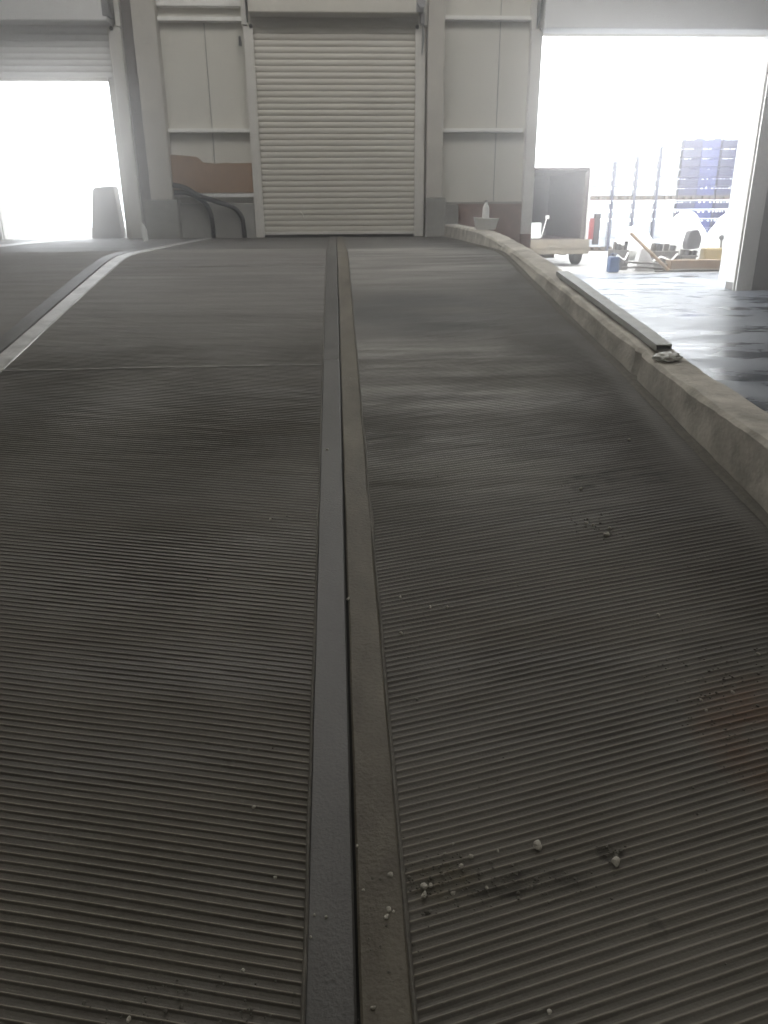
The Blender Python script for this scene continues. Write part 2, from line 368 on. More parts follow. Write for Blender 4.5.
def foot_strip():
    bm = bmesh.new(); prev = None
    for i in range(150):
        y = -1.2 + i * 0.085; x0 = curb_x(y); z = ramp(y)
        nn = 0.012 * noise.noise(Vector((2, y * 4, 0)))
        ring = [bm.verts.new((x0 - 0.045 + nn, y, z - .003)), bm.verts.new((x0 - 0.03 + nn, y, z + 0.006)), bm.verts.new((x0 + 0.02, y, z + 0.012))]
        if prev:
            for k in range(2): bm.faces.new((prev[k], prev[k + 1], ring[k + 1], ring[k]))
        prev = ring
    return bm
struct('trim_16', foot_strip(), 'lip')

# ------------------------------------------------------------------ side floor, yard, hall shell
bm = bmesh.new(); box(bm, 1.75, 14, -2.5, WY + 3.9, ZF - .2, ZF); struct('floor.004', bm, 'polished', label='smooth dark polished floor right of the kerb', cat='floor')
bm = bmesh.new(); box(bm, -40, 60, WY + .37, 90, ZF - .3, ZF - 0.004); struct('ground', bm, 'yard')
# front wall: pieces around the three doorways
LD0, LD1, LDT = -5.15, -3.29, 2.21     # left doorway
CD0, CD1, CDT = -1.13, 1.24, 2.99      # centre shutter
RD0, RD1, RDT = 3.10, 6.64, 2.83       # right doorway
def wseg(bm, x0, x1, z0, z1): box(bm, x0, x1, WY + .08, WY + .36, z0, z1)
bm = bmesh.new()
for s in ((-9.2, LD0, -1.3, 6.2), (LD0, LD1, LDT + .0, 6.2), (LD1, CD0, -1.3, 6.2), (CD0, CD1, CDT, 6.2), (CD1, RD0, -1.3, 6.2), (RD0, RD1, RDT, 6.2), (LD0, LD1, -1.3, -.02)): wseg(bm, *s)
bmesh.ops.remove_doubles(bm, verts=bm.verts, dist=1e-5)
struct('wall_front', bm, 'panel')
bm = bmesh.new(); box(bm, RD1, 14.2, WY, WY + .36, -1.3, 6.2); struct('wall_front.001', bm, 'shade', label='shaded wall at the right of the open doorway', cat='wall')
bm = bmesh.new(); box(bm, -9.4, -9.2, -8, WY + .36, -2.6, 6.2); struct('wall_left', bm, 'panel')
bm = bmesh.new(); box(bm, 14.0, 14.2, -8, WY + .36, -2.6, 6.2); struct('wall_right', bm, 'panel')
bm = bmesh.new(); box(bm, -9.4, 14.2, -8, WY + .36, 6.2, 6.35); struct('ceiling', bm, 'ceiling')
bm = bmesh.new(); box(bm, -9.4, 14.2, -8.2, -8, -2.6, 6.2); struct('wall_back', bm, 'panel')
bm = bmesh.new(); box(bm, -9.4, 14.2, -8, -1.1, -2.7, -2.5); struct('floor.005', bm, 'plinth')
# panel seams
bm = boxes((-1.837, -1.825, WY + .07, WY + .081, 1.06, 2.93), (2.498, 2.510, WY + .07, WY + .081, .48, 6.0)); struct('trim_17', bm, 'seam')
# purlins (steel rails across the wall bays)
def purlin(name, x0, x1, z, h=0.055, d=0.12, y=WY + .08):
    bm = bmesh.new(); prism(bm, [(0, 0)] * 0 or [(x0, z - h / 2), (x1, z - h / 2), (x1, z + h / 2), (x0, z + h / 2)], y - d, y)
    bmesh.ops.bevel(bm, geom=bm.edges[:], offset=0.006, segments=2, affect='EDGES')
    struct(name, bm, 'purlin')
n = 18
for (x0, x1, z) in ((-2.47, -1.24, 2.955), (-2.47, -1.24, 1.515), (-2.47, -1.24, 0.615), (1.62, 2.95, 2.99), (1.62, 2.90, 1.515)):
    purlin('trim_%d' % n, x0, x1, z); n += 1
purlin('trim_%d' % n, -2.47, -1.24, 3.16, h=0.10); n += 1
# concrete base of the wall and brown infill
bm = boxes((-2.47, -1.22, WY - .04, WY + .09, -.05, .50), bev=.008); struct('baseboard_left', bm, 'plinth')
bm = boxes((1.60, 1.93, WY - .08, WY + .09, -.6, .46), bev=.01); struct('baseboard_right', bm, 'plinth')
bm = boxes((1.92, 2.98, WY + .0, WY + .09, -.9, .47), bev=.004); struct('trim_%d' % n, bm, 'brick', label='brown board infill under the wall panel right of the pillar', cat='wall infill'); n += 1
bm = boxes((1.66, 3.0, WY + .02, WY + .085, .465, .50)); struct('trim_%d' % n, bm, 'seam'); n += 1
# pillars
def pillar(name, x0, x1, zb, px0, px1, label):
    t = thing(name, label, 'pillar', ((x0 + x1) / 2, WY, 0)); t['kind'] = 'structure'
    cx = (x0 + x1) / 2
    bm = boxes((x0 - cx, x1 - cx, -.18, .085, zb, 6.2), bev=.012); obj('shaft', bm, 'pillar', t)
    bm = boxes((px0 - cx, px1 - cx, -.24, .085, -.5, zb), bev=.015); obj('plinth', bm, 'plinth', t)
pillar('pillar', -2.80, -2.47, .555, -2.90, -2.40, 'pale concrete pillar between the left doorway and the brown board')
pillar('pillar.001', 1.405, 1.65, .56, 1.40, 1.70, 'concrete pillar just right of the closed shutter')

# ------------------------------------------------------------------ roller shutters
def slats(bm, x0, x1, z0, z1, y, pitch=0.0822, bulge=0.008):
    prof = []
    nsl = int(round((z1 - z0) / pitch)); p = (z1 - z0) / nsl
    for i in range(nsl):
        for fr, b in ((0, 0.0), (0.07, 0.35), (0.2, 0.85), (0.4, 1.0), (0.62, .85), (0.82, .4), (0.92, .1), (0.93, -0.25), (0.99, -0.25)):
            prof.append((z0 + (i + fr) * p, y - bulge * b))
    prof.append((z1, y))
    prev = None
    for z, yy in prof:
        ring = [bm.verts.new((x0, yy, z)), bm.verts.new((x1, yy, z))]
        if prev: bm.faces.new((prev[0], prev[1], ring[1], ring[0]))
        prev = ring
def hood(bm, x0, x1, z0, y):
    """folded sheet cover of the roll"""
    poly = [(y + .07, z0), (y - .27, z0), (y - .285, z0 + .015), (y - .30, z0 + .40), (y - .22, z0 + .50), (y + .07, z0 + .56)]
    a = [bm.verts.new((x0, p[0], p[1])) for p in poly]; b = [bm.verts.new((x1, p[0], p[1])) for p in poly]
    bm.faces.new(a); bm.faces.new(b[::-1])
    for i in range(len(poly)): bm.faces.new((a[i], b[i], b[(i + 1) % len(poly)], a[(i + 1) % len(poly)]))
def guide(bm, x0, x1, z0, z1, y, slot):
    """channel: two flanges and a web, the slot edge catching the light"""
    box(bm, x0, x1, y - .07, y - .05, z0, z1); box(bm, x0, x1, y + .04, y + .07, z0, z1)
    if slot > 0: box(bm, x0, x0 + .02, y - .05, y + .04, z0, z1)
    else: box(bm, x1 - .02, x1, y - .05, y + .04, z0, z1)
    xs = x1 if slot > 0 else x0
    box(bm, xs - .008, xs + .008, y - .078, y - .045, z0, z1)
def idler(parent, x, z, y, r=.026):
    bm = bmesh.new(); tube(bm, [(x, y - .10, z), (x, y - .03, z)], r, 14); obj('roller_wheel', bm, 'black', parent, smooth=False)
def bracket(parent, x, y, z, s):
    bm = bmesh.new()
    pts = [(y - .02, z - .02), (y - .05, z - .02), (y - .33, z + .34), (y - .33, z + .5), (y - .02, z + .5)]
    a = [bm.verts.new((x - .008, p[0], p[1])) for p in pts]; b = [bm.verts.new((x + .008, p[0], p[1])) for p in pts]
    bm.faces.new(a); bm.faces.new(b[::-1])
    for i in range(len(pts)): bm.faces.new((a[i], b[i], b[(i + 1) % len(pts)], a[(i + 1) % len(pts)]))
    obj('side_bracket', bm, 'motor', parent)
    bm = boxes((x + s * .05 - .035, x + s * .05 + .035, y - .08, y + .07, z - .05, z + .6), bev=.004); obj('support_post', bm, 'rail', parent)
# centre
d2 = bpy.data.objects.new('door_2', None); C.objects.link(d2); d2['kind'] = 'structure'; d2['label'] = 'closed cream roller shutter in the middle of the end wall'; d2['category'] = 'roller shutter'
bm = bmesh.new(); slats(bm, CD0 - .03, CD1 + .03, 0.075, 3.03, WY); obj('curtain', bm, 'shutter', d2)
bm = boxes((CD0, CD1, WY - .03, WY + .02, 0.035, 0.078), bev=.004); obj('bottom_bar', bm, 'rail', d2)
bm = boxes((CD0, CD1, WY - .045, WY + .03, -0.02, 0.036)); obj('rubber_seal', bm, 'black', d2)
bm = bmesh.new(); guide(bm, CD0 - .125, CD0, 0, 2.86, WY, 1); obj('guide_rail', bm, 'rail', d2)
bm = bmesh.new(); guide(bm, CD1, CD1 + .135, 0, 2.86, WY, -1); obj('guide_rail', bm, 'rail', d2)
bm = bmesh.new(); hood(bm, CD0 - .02, CD1 + .02, 2.985, WY); obj('roller_box', bm, 'box', d2)
idler(d2, CD0 - .015, 2.86, WY); idler(d2, CD1 + .015, 2.86, WY)
bracket(d2, CD0 - .06, WY, 2.93, -1); bracket(d2, CD1 + .09, WY, 2.93, 1)
bm = bmesh.new()
tube(bm, [(CD1 + .05, WY - .36, 3.10), (CD1 + .05, WY - .22, 3.10)], .055, 14); box(bm, CD1 - .02, CD1 + .085, WY - .30, WY - .1, 3.0, 3.22, bev=.012); box(bm, CD1 + .05, CD1 + .11, WY - .2, WY - .06, 2.88, 3.02, bev=.01)
mo = obj('motor', bm, 'motor', d2)
bm = bmesh.new(); tube(bm, [(CD1 + .09, WY - .14, 2.9), (CD1 + .10, WY - .12, 2.7), (CD1 + .085, WY - .10, 2.5)], [.012, .022, .006], 8); obj('chain_cover', bm, 'motor', d2)
bm = bmesh.new(); tube(bm, [(CD0 - .19, WY - .03, 2.74), (CD0 - .185, WY - .03, 2.62)], [.018, .024], 8); obj('cable_end', bm, 'black', d2)
bm = bmesh.new(); tube(bm, [(CD0 + .58, WY - .022, .35), (CD0 + .58, WY - .05, .37), (CD0 + .62, WY - .05, .32), (CD0 + .62, WY - .022, .30)], .008, 6); obj('pull_handle', bm, 'rail', d2)
# left, rolled up
d1 = bpy.data.objects.new('door_1', None); C.objects.link(d1); d1['kind'] = 'structure'; d1['label'] = 'half rolled up shutter above the bright left doorway'; d1['category'] = 'roller shutter'
bm = bmesh.new(); slats(bm, LD0 - .03, -3.14, LDT, 2.92, WY + .02); obj('curtain', bm, 'glare_slats', d1)
bm = bmesh.new(); guide(bm, -3.17, -3.0, 0, 2.84, WY, -1); obj('guide_rail', bm, 'rail', d1)
bm = bmesh.new(); guide(bm, LD0 - .13, LD0, 0, 2.84, WY, 1); obj('guide_rail', bm, 'rail', d1)
bm = bmesh.new(); hood(bm, LD0 - .05, -3.12, 2.872, WY); obj('roller_box', bm, 'glare_box', d1)
idler(d1, -3.12, 2.82, WY); bracket(d1, -3.07, WY, 2.9, 1)
bm = boxes((-3.17, -3.08, WY - .30, WY - .1, 2.93, 3.15), bev=.012); obj('motor', bm, 'motor', d1)
bm = boxes((LD0, LD1 + .02, WY - .03, WY + .03, LDT - .04, LDT), bev=.004); obj('bottom_bar', bm, 'rail', d1)
# recess strip between the left guide and the pillar, shade put into its colour
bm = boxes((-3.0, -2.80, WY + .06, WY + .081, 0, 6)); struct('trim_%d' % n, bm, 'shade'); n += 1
# right, rolled up
d3 = bpy.data.objects.new('door_3', None); C.objects.link(d3); d3['kind'] = 'structure'; d3['label'] = 'rolled up shutter above the wide bright right doorway'; d3['category'] = 'roller shutter'
bm = bmesh.new(); guide(bm, RD0 - .15, RD0, ZF + .0, 2.84, WY, 1); obj('guide_rail', bm, 'rail', d3)
bm = bmesh.new(); guide(bm, RD1 - .02, RD1 + .24, ZF, 2.84, WY - .01, -1); obj('guide_rail', bm, 'rail', d3)
bm = bmesh.new(); hood(bm, RD0 - .02, RD1 + .1, 2.815, WY); obj('roller_box', bm, 'glare_box', d3)
bm = boxes((RD0, RD1, WY - .03, WY + .05, RDT - .005, RDT + .05), bev=.004); obj('bottom_bar', bm, 'rail', d3)
idler(d3, RD0 - .015, 2.84, WY); bracket(d3, RD0 - .08, WY, 2.88, -1)
bm = boxes((RD0 - .17, RD0 - .0, WY - .12, WY + .05, ZF, .02), bev=.01); obj('post_foot', bm, 'brick', d3)
# reveal and foot of the right jamb
bm = boxes((RD1 - .015, RD1 + .0, WY + .08, WY + .62, ZF + .12, RDT), (RD1, RD1 + .3, WY + .37, WY + .62, ZF + .12, RDT)); struct('trim_%d' % n, bm, 'white'); n += 1
bm = boxes((7.2, 14.0, WY - .06, WY + .01, ZF, -.52), bev=.01); struct('baseboard_far_right', bm, 'plinth')

# ------------------------------------------------------------------ things at the end wall
bm = bmesh.new()
prism(bm, [(-2.47, .655), (-1.22, .655), (-1.22, 1.07), (-1.55, 1.065), (-1.62, 1.075), (-1.80, 1.06), (-1.9, 1.07), (-1.99, 1.075), (-2.03, 1.12), (-2.08, 1.158), (-2.47, 1.19)], WY - .055, WY - .035)
tag(obj('chipboard_sheet', bm, 'chip'), 'broken edged brown board propped on the rail left of the closed shutter', 'board')
def hose(pts, label):
    # smooth path with corrugation
    P = [Vector(p) for p in pts]; path = []
    for i in range(len(P) - 1):
        p0, p1, p2, p3 = P[max(0, i - 1)], P[i], P[i + 1], P[min(len(P) - 1, i + 2)]
        for k in range(24):
            t = k / 24
            path.append(0.5 * ((2 * p1) + (p2 - p0) * t + (2 * p0 - 5 * p1 + 4 * p2 - p3) * t * t + (3 * p1 - p0 - 3 * p2 + p3) * t ** 3))
    path.append(P[-1])
    bm = bmesh.new(); tube(bm, path, [.040 if i % 2 else .033 for i in range(len(path))], 10)
    tag(obj('conduit_hose', bm, 'hose', smooth=True), label, 'hose', 'black hoses at the foot of the wall')
Yh = WY - .12
hose([(-2.45, Yh + .02, .66), (-2.27, Yh + .0, .655), (-2.12, Yh, .59), (-1.99, Yh, .49), (-1.925, Yh, .34), (-1.91, Yh, .18), (-1.91, Yh, -.02)], 'shorter black corrugated hose under the brown board, nearer the pale pillar')
hose([(-2.45, Yh - .05, .76), (-2.27, Yh - .09, .72), (-2.05, Yh - .10, .60), (-1.80, Yh - .09, .52), (-1.58, Yh, .44), (-1.46, Yh, .31), (-1.435, Yh, .16), (-1.43, Yh, -.02)], 'longer black corrugated hose under the brown board, nearer the closed shutter')
bm = bmesh.new(); prism(bm, [(-3.82, 0), (-3.35, 0), (-3.40, .76), (-3.68, .74), (-3.72, .70)], WY + .02, WY + .34); bmesh.ops.bevel(bm, geom=bm.edges[:], offset=.012, segments=2, affect='EDGES')
box(bm, -3.70, -3.42, WY + .012, WY + .03, .30, .34); box(bm, -3.76, -3.39, WY + .012, WY + .03, .05, .09)
tag(obj('grey_box', bm, 'greypanel'), 'hazy grey box standing in the left doorway beside its right rail', 'box')
bm = bmesh.new(); prism(bm, [(-2.71, -.03), (-2.655, -.03), (-2.65, .13), (-2.68, .21), (-2.71, .24), (-2.73, .12)], 11.66, 11.70)
tag(obj('white_offcut', bm, 'white'), 'small white pointed piece standing on the floor at the foot of the left rail', 'offcut')

# white tub and bottle on the kerb
ty = 9.55; tx = curb_x(ty) + .15; tz = curb_top(ty) + .004
t = thing('plastic_tub', 'white open plastic tub at the far end of the kerb', 'tub', (tx, ty, tz))
bm = bmesh.new()
w = .105; W = .135; h = .125
for a, (b0, b1) in enumerate([((w, 0), (W, h))]):
    vs = []
    for (r, z) in ((w, 0.0), (W, h), (W - .008, h), (w - .006, .012)):
        vs.append([bm.verts.new((sx * r, sy * r * .72, z + (.012 if (sx < 0 and z > .1) else 0))) for sx, sy in ((-1, -1), (1, -1), (1, 1), (-1, 1))])
    for A, B in zip(vs, vs[1:]):
        for k in range(4): bm.faces.new((A[k], A[(k + 1) % 4], B[(k + 1) % 4], B[k]))
    bm.faces.new(vs[0][::-1]); bm.faces.new(vs[-1])
bmesh.ops.bevel(bm, geom=[e for e in bm.edges if abs(e.verts[0].co.z - e.verts[1].co.z) > .05], offset=.012, segments=3, affect='EDGES')
obj('tub_body', bm, 'white', t)
bm = boxes((-W, W, -W * .72 - .006, -W * .72 + .004, h - .014, h - .002), bev=.003); obj('rim', bm, 'white', t)
t = thing('plastic_bottle', 'narrow white bottle standing in the white tub on the kerb', 'bottle', (tx - .005, ty, tz + .013))
bm = bmesh.new(); lathe(bm, [(.036, 0), (.040, .01), (.040, .20), (.036, .235), (.02, .262), (.016, .27), (.016, .285)], seg=18); obj('bottle_body', bm, 'white', t, smooth=True)
bm = bmesh.new(); lathe(bm, [(.019, .283), (.019, .307), (.012, .312)], seg=16); obj('bottle_cap', bm, 'greypanel', t)
# steel channel lying on the kerb, its near end open
def channel():
    bm = bmesh.new(); prev = None
    ya, yb = 4.14, 6.1
    for i in range(30):
        y = ya + (yb - ya) * i / 29; x = curb_x(y) + .125; z = curb_top(y) + .012
        # hollow rectangular section with a slight twist at the far end
        ring = [bm.verts.new(p) for p in ((x - .045, y, z), (x + .045, y, z), (x + .045, y, z + .035), (x - .045, y, z + .035), (x - .040, y, z + .006), (x + .040, y, z + .006), (x + .040, y, z + .029), (x - .040, y, z + .029))]
        if prev:
            for a in (0, 4):
                for k in range(4): bm.faces.new((prev[a + k], prev[a + (k + 1) % 4], ring[a + (k + 1) % 4], ring[a + k]))
        else:
            for k in range(4): bm.faces.new((ring[k], ring[(k + 1) % 4], ring[4 + (k + 1) % 4], ring[4 + k]))
        prev = ring
    for k in range(4): bm.faces.new((prev[k], prev[4 + k], prev[4 + (k + 1) % 4], prev[(k + 1) % 4]))
    return bm
tag(obj('steel_channel', channel(), 'steel'), 'long hollow galvanised steel section lying along the top of the kerb', 'steel bar')
bm = bmesh.new(); lump(bm, (curb_x(4.0) + .10, 4.02, curb_top(4.02) + .016), .068, 4, .35, (1.05, .8, .36), 3.1, 2.6)
tag(obj('crumpled_plastic_bag', bm, 'film', smooth=True), 'crumpled translucent plastic bag on the kerb by the end of the steel bar', 'plastic bag')

# ------------------------------------------------------------------ pebbles
PB = [(0.411, 1.308, 0.0111, 'pale round pebble in the right lane, upper left of the two largest there'), (0.572, 1.259, 0.0109, 'pale angular pebble in the right lane, lower right of the two largest there'),
 (0.148, 1.227, 0.0074, 'upper pale pebble of the pair in the gravel patch by the centre strip'), (0.146, 1.207, 0.0073, 'lower pale pebble of the pair in the gravel patch by the centre strip'),
 (0.233, 1.269, 0.0054, 'small pebble above the right part of the gravel patch'), (0.258, 1.291, 0.0055, 'small pebble furthest up the lane from the gravel patch'), (0.163, 1.228, 0.0053, 'small pebble touching the right of the paired pale pebbles'),
 (0.207, 1.208, 0.0052, 'dull pebble at the lower middle of the gravel patch'), (0.078, 1.256, 0.0064, 'pebble on the brown strip, highest of the four there'), (0.07, 1.178, 0.0062, 'pebble on the brown strip, upper one of the close group of three'),
 (0.065, 1.162, 0.0061, 'pebble on the brown strip, lowest of the close group of three'), (0.08, 1.173, 0.0041, 'pebble on the brown strip, right one of the close group of three'),
 (0.352, 0.968, 0.0055, 'pebble in a groove at the bottom edge of the right lane'), (0.975, 2.938, 0.0085, 'single white pebble below the dark oil marks in the right lane'),
 (0.92, 2.67, 0.0078, 'left pebble of the pale pair in the middle of the right lane'), (0.942, 2.654, 0.0076, 'right pebble of the pale pair in the middle of the right lane'), (0.999, 2.629, 0.0075, 'small pebble just above the larger pale one in the middle of the right lane'),
 (0.971, 2.581, 0.0115, 'largest pale pebble in the middle of the right lane'), (0.985, 2.103, 0.0073, 'brownish pebble alone right of the middle of the right lane'), (1.212, 1.905, 0.0068, 'pebble nearest the right edge of the photo'),
 (1.066, 1.755, 0.0056, 'pebble beside the rusty patch, rightmost'), (0.965, 1.731, 0.0047, 'pebble beside the rusty patch, upper left'), (0.962, 1.692, 0.0046, 'pebble beside the rusty patch, lower left'),
 (0.176, 2.242, 0.0065, 'flat pale chip in the right lane beside the brown strip, upper of two'), (0.268, 2.184, 0.0058, 'left one of two pebbles side by side near the brown strip'), (0.322, 2.181, 0.0058, 'right one of two pebbles side by side near the brown strip'),
 (0.165, 2.059, 0.0061, 'flat pale chip in the right lane beside the brown strip, lower of two'), (0.007, 2.24, 0.0065, 'pebble lodged in the dark centre joint'), (-0.23, 1.448, 0.0047, 'pebble in the left lane nearest to the grey strip'),
 (-0.217, 1.074, 0.0042, 'dark pebble near the bottom of the left lane'), (-0.415, 0.998, 0.0055, 'dark pebble at the bottom edge of the left lane'), (-0.168, 1.265, 0.0043, 'pale chip in the left lane close to the grey strip'),
 (-0.069, 3.362, 0.0085, 'white chip far up on the left edge of the grey strip'), (-0.283, 2.765, 0.0058, 'tiny pale chip far up the left lane'), (1.336, 3.395, 0.008, 'small pale chip near the kerb far up the right lane')]
protos = []
for k in range(4):
    bm = bmesh.new(); lump(bm, (0, 0, 0), 1.0, 2, .55, (1.0, .9 - .08 * k, .74 + .05 * k), 1.7 * k + .3, 1.1)
    me = bpy.data.meshes.new('pebble'); bm.to_mesh(me); bm.free(); me.materials.append(M['pebble']); protos.append(me)
pale = M['pebble']
for k, (x, y, r, lab) in enumerate(PB):
    o = bpy.data.objects.new('pebble', protos[k % 4]); C.objects.link(o)
    o.location = (x, y, ramp(y) + r * .45 - (0 if abs(x) < .1 else .002)); o.scale = (r, r, r); o.rotation_euler = (0.1, .05, k * 1.3)
    tag(o, lab, 'pebble', 'pebbles scattered on the ramp')
for k, (x, y, r) in enumerate([(0.32, 1.3, .0033), (0.223, 1.323, .0033), (0.28, 1.215, .0042), (0.201, 1.3, .0033)]):
    o = bpy.data.objects.new('pebble', protos[k % 4]); C.objects.link(o); o.location = (x, y, ramp(y) + r * .4); o.scale = (r, r, r); o.rotation_euler = (0, 0, k)
    tag(o, ['tiny pebble right of the gravel patch, on the way to the big round pebble', 'tiny pebble above the gravel patch, furthest from the strip', 'tiny pebble right of the gravel patch at its lower edge', 'tiny pebble above the gravel patch, nearest its middle'][k], 'pebble', 'pebbles scattered on the ramp')
for k, (x, y, r, lab) in enumerate([(-0.082, 1.174, .0031, 'left grain of a level pair on the smooth grey strip'), (-0.059, 1.168, .0035, 'right grain of a level pair on the smooth grey strip'), (-0.088, 1.129, .003, 'grain below the level pair on the smooth grey strip'),
        (0.029, 0.99, .0046, 'pebble at the bottom of the brown strip'), (0.019, 1.223, .0032, 'grain on the brown strip beside the joint, lower one'), (0.009, 1.328, .0038, 'grain on the brown strip at the edge of the joint, upper one')]):
    o = bpy.data.objects.new('pebble', protos[k % 4]); C.objects.link(o); o.location = (x, y, ramp(y) + r * .55 + .002); o.scale = (r, r, r); o.rotation_euler = (0, 0, k)
    tag(o, lab, 'pebble', 'pebbles scattered on the ramp')
# loose grit nobody could count
bm = bmesh.new(); rnd = random.Random(3)
def grit(cx, cy, sx, sy, cnt, r0, r1):
    for _ in range(cnt):
        x = rnd.gauss(cx, sx); y = rnd.gauss(cy, sy)
        if x > 1.55 or y < -.5: continue
        r = rnd.uniform(r0, r1) * (1 if rnd.random() < .85 else 1.6)
        lump(bm, (x, y, ramp(y) + r * .3 - .004 * (0 if abs(x) < .1 else 1)), r, 1, .5, (1, 1, .7), rnd.random() * 50)
grit(.19, 1.24, .045, .032, 120, .0012, .003)
grit(.33, 1.225, .10, .022, 110, .0012, .003)
grit(.15, 1.29, .05, .03, 30, .001, .0022)
grit(.97, 1.70, .09, .09, 90, .0015, .0035)
grit(1.12, 1.85, .10, .05, 60, .0015, .0035)
grit(1.08, 1.45, .10, .09, 60, .0015, .003)
grit(.95, 2.68, .05, .06, 40, .002, .004)
grit(.57, 1.285, .022, .012, 30, .0015, .0032)
grit(-.33, 1.02, .12, .03, 60, .0015, .003)
grit(.05, 1.05, .035, .12, 60, .001, .0022)
grit(-.06, 1.1, .025, .12, 26, .001, .002)
grit(.06, 1.08, .03, .1, 50, .0012, .0026)
grit(-.3, .98, .15, .03, 60, .0015, .003)
grit(.7, 1.9, .5, .7, 90, .0015, .003)
tag(obj('loose_grit', bm, 'gravel'), 'dark loose grit scattered in the grooves and on the centre strip', 'grit', kind='stuff')

# ------------------------------------------------------------------ the yard behind the right doorway
# box truck seen from behind, its cargo space open
TY = 19.5; TX0, TX1 = 4.30, 6.08; tcx = (TX0 + TX1) / 2; hw = (TX1 - TX0) / 2
t = thing('box_truck', 'small truck with a dark open cargo box backed up outside the right doorway', 'truck', (tcx, TY, ZF))
zf = .62
bm = bmesh.new(); L = 3.6
box(bm, -hw, -hw + .05, .1, L, zf, 2.2); box(bm, hw - .10, hw - .04, .1, L, zf, 2.2); box(bm, -hw + .05, hw - .1, L - .05, L, zf, 2.2); box(bm, -hw, hw - .04, .1, L, 2.17, 2.22); box(bm, -hw + .05, hw - .1, .1, L, zf, zf + .02)
obj('cargo_box', bm, 'truckin', t)
bm = boxes((hw - .04, hw - .0, .05, L, zf, 2.2), bev=.005); obj('side_panel', bm, 'truckout', t)
bm = boxes((hw - .16, hw - .10, 0.05, .13, zf + .02, 2.12), bev=.005); obj('door_post', bm, 'scrap', t)
bm = boxes((-hw - .02, hw + .03, -.08, .16, zf - .33, zf), (-hw, hw + .02, -.10, -.08, zf - .2, zf - .16)); obj('rear_beam', bm, 'truckdeck', t)
bm = boxes((-hw + .3, -hw + .42, .2, 5.6, .25, .38), (hw - .55, hw - .43, .2, 5.6, .25, .38), (-.35, .35, .9, 1.15, .15, .35)); obj('chassis', bm, 'truckdeck', t)
for sx in (-1, 1):
    for yy in (.75, 4.6):
        bm = bmesh.new(); x = sx * (hw - .04)
        R_ = .34
        prof = [(.13, -.10), (.30, -.10), (R_, -.07), (R_, .07), (.30, .10), (.13, .10)]
        rings = [[bm.verts.new((x + a, yy + r * math.cos(k * 2 * PI / 28), R_ + r * math.sin(k * 2 * PI / 28))) for k in range(28)] for r, a in prof]
        for A, B in zip(rings, rings[1:]):
            for k in range(28): bm.faces.new((A[k], A[(k + 1) % 28], B[(k + 1) % 28], B[k]))
        w_ = obj('wheel', bm, 'tyre', t)
        bm = bmesh.new(); tube(bm, [(x - .07, yy, R_), (x + .07, yy, R_)], .14, 18); obj('hub', bm, 'truckout', w_)
bm = bmesh.new(); box(bm, -hw + .1, hw - .1, L + .15, L + 1.6, .35, 1.55, bev=.12); obj('cab', bm, 'truckout', t)
bm = boxes((hw - .28, hw - .20, -.02, .0, .12, .4)); obj('mud_flap', bm, 'tyre', t)
bm = boxes((hw + .01, hw + .12, -.06, .02, .62, 1.10), bev=.01); lp = obj('tail_light', bm, 'red', t)
bm = boxes((hw + .13, hw + .27, -.04, .06, .50, 1.20), bev=.012); obj('rolled_flap', bm, 'greylump', t)
bm = boxes((-.25, .02, .0, .3, 0, .36), bev=.01); tag(obj('white_box', bm, 'white', loc=(4.96, TY + .20, ZF + zf + .022)), 'white box standing at the left end of the truck bed', 'box')
bm = bmesh.new(); tube(bm, [(5.06, TY + .45, -.24), (5.20, TY + .6, .20)], .016, 8); box(bm, 5.17, 5.26, TY + .57, TY + .63, .18, .27, bev=.01)
tag(obj('broom', bm, 'purlin'), 'pale long handled tool leaning inside the dark truck', 'broom')
# blue canister by the doorway
t = thing('blue_canister', 'blue plastic canister standing on the yard just outside the right doorway', 'canister', (6.03, 17.35, ZF), .1)
bm = boxes((-.11, .11, -.09, .09, 0, .33), bev=.03); obj('canister_body', bm, 'bluecan', t)
bm = bmesh.new(); tube(bm, [(-.07, 0, .32), (-.06, 0, .385), (.06, 0, .385), (.07, 0, .32)], .014, 8); obj('handle', bm, 'bluecan', t)
bm = bmesh.new(); tube(bm, [(.08, 0, .32), (.08, 0, .37)], .025, 12); obj('cap', bm, 'white', t)
# crates on pallets, two tiers
CW, CD_, CH = .62, .80, .29
def crate_mesh(m):
    bm = bmesh.new(); w, d, h, th = CW / 2 - .012, CD_ / 2 - .02, CH - .02, .02
    # slotted walls: posts and rails
    for (z0, z1) in ((0, .055), (.085, .13), (.165, .20), (.235, h)):
        box(bm, -w, w, -d, -d + th, z0, z1); box(bm, -w, w, d - th, d, z0, z1); box(bm, -w, -w + th, -d, d, z0, z1); box(bm, w - th, w, -d, d, z0, z1)
    for x in (-w, -w * .36, w * .30, w - .05): box(bm, x, x + .05, -d + .001, -d + th - .001, 0, h); box(bm, x, x + .05, d - th, d - .001, 0, h)
    for y in (-d, -d * .36, d * .30, d - .05): box(bm, -w + .001, -w + th - .001, y, y + .05, 0, h); box(bm, w - th, w - .001, y, y + .05, 0, h)
    box(bm, -w, w, -d, d, 0, .02); box(bm, -w + .03, w - .03, -d + .03, d - .03, .03, h - .07)
    me = bpy.data.meshes.new('plastic_crate'); bm.to_mesh(me); bm.free(); me.materials.append(M[m]); return me
CM = {k: crate_mesh(k) for k in ('crate_dark', 'crate_lit', 'crate_sunlit')}
bm = bmesh.new()
for z0, z1, ys in ((0, .03, (-.38, -.05, .28)), (.11, .14, (-.38, -.2, -.02, .16, .30))):
    for y in ys: box(bm, -.29, .29, y, y + .1, z0, z1)
for x in (-.29, -.05, .19):
    for y in (-.38, -.05, .28): box(bm, x, x + .1, y, y + .1, .03, .11)
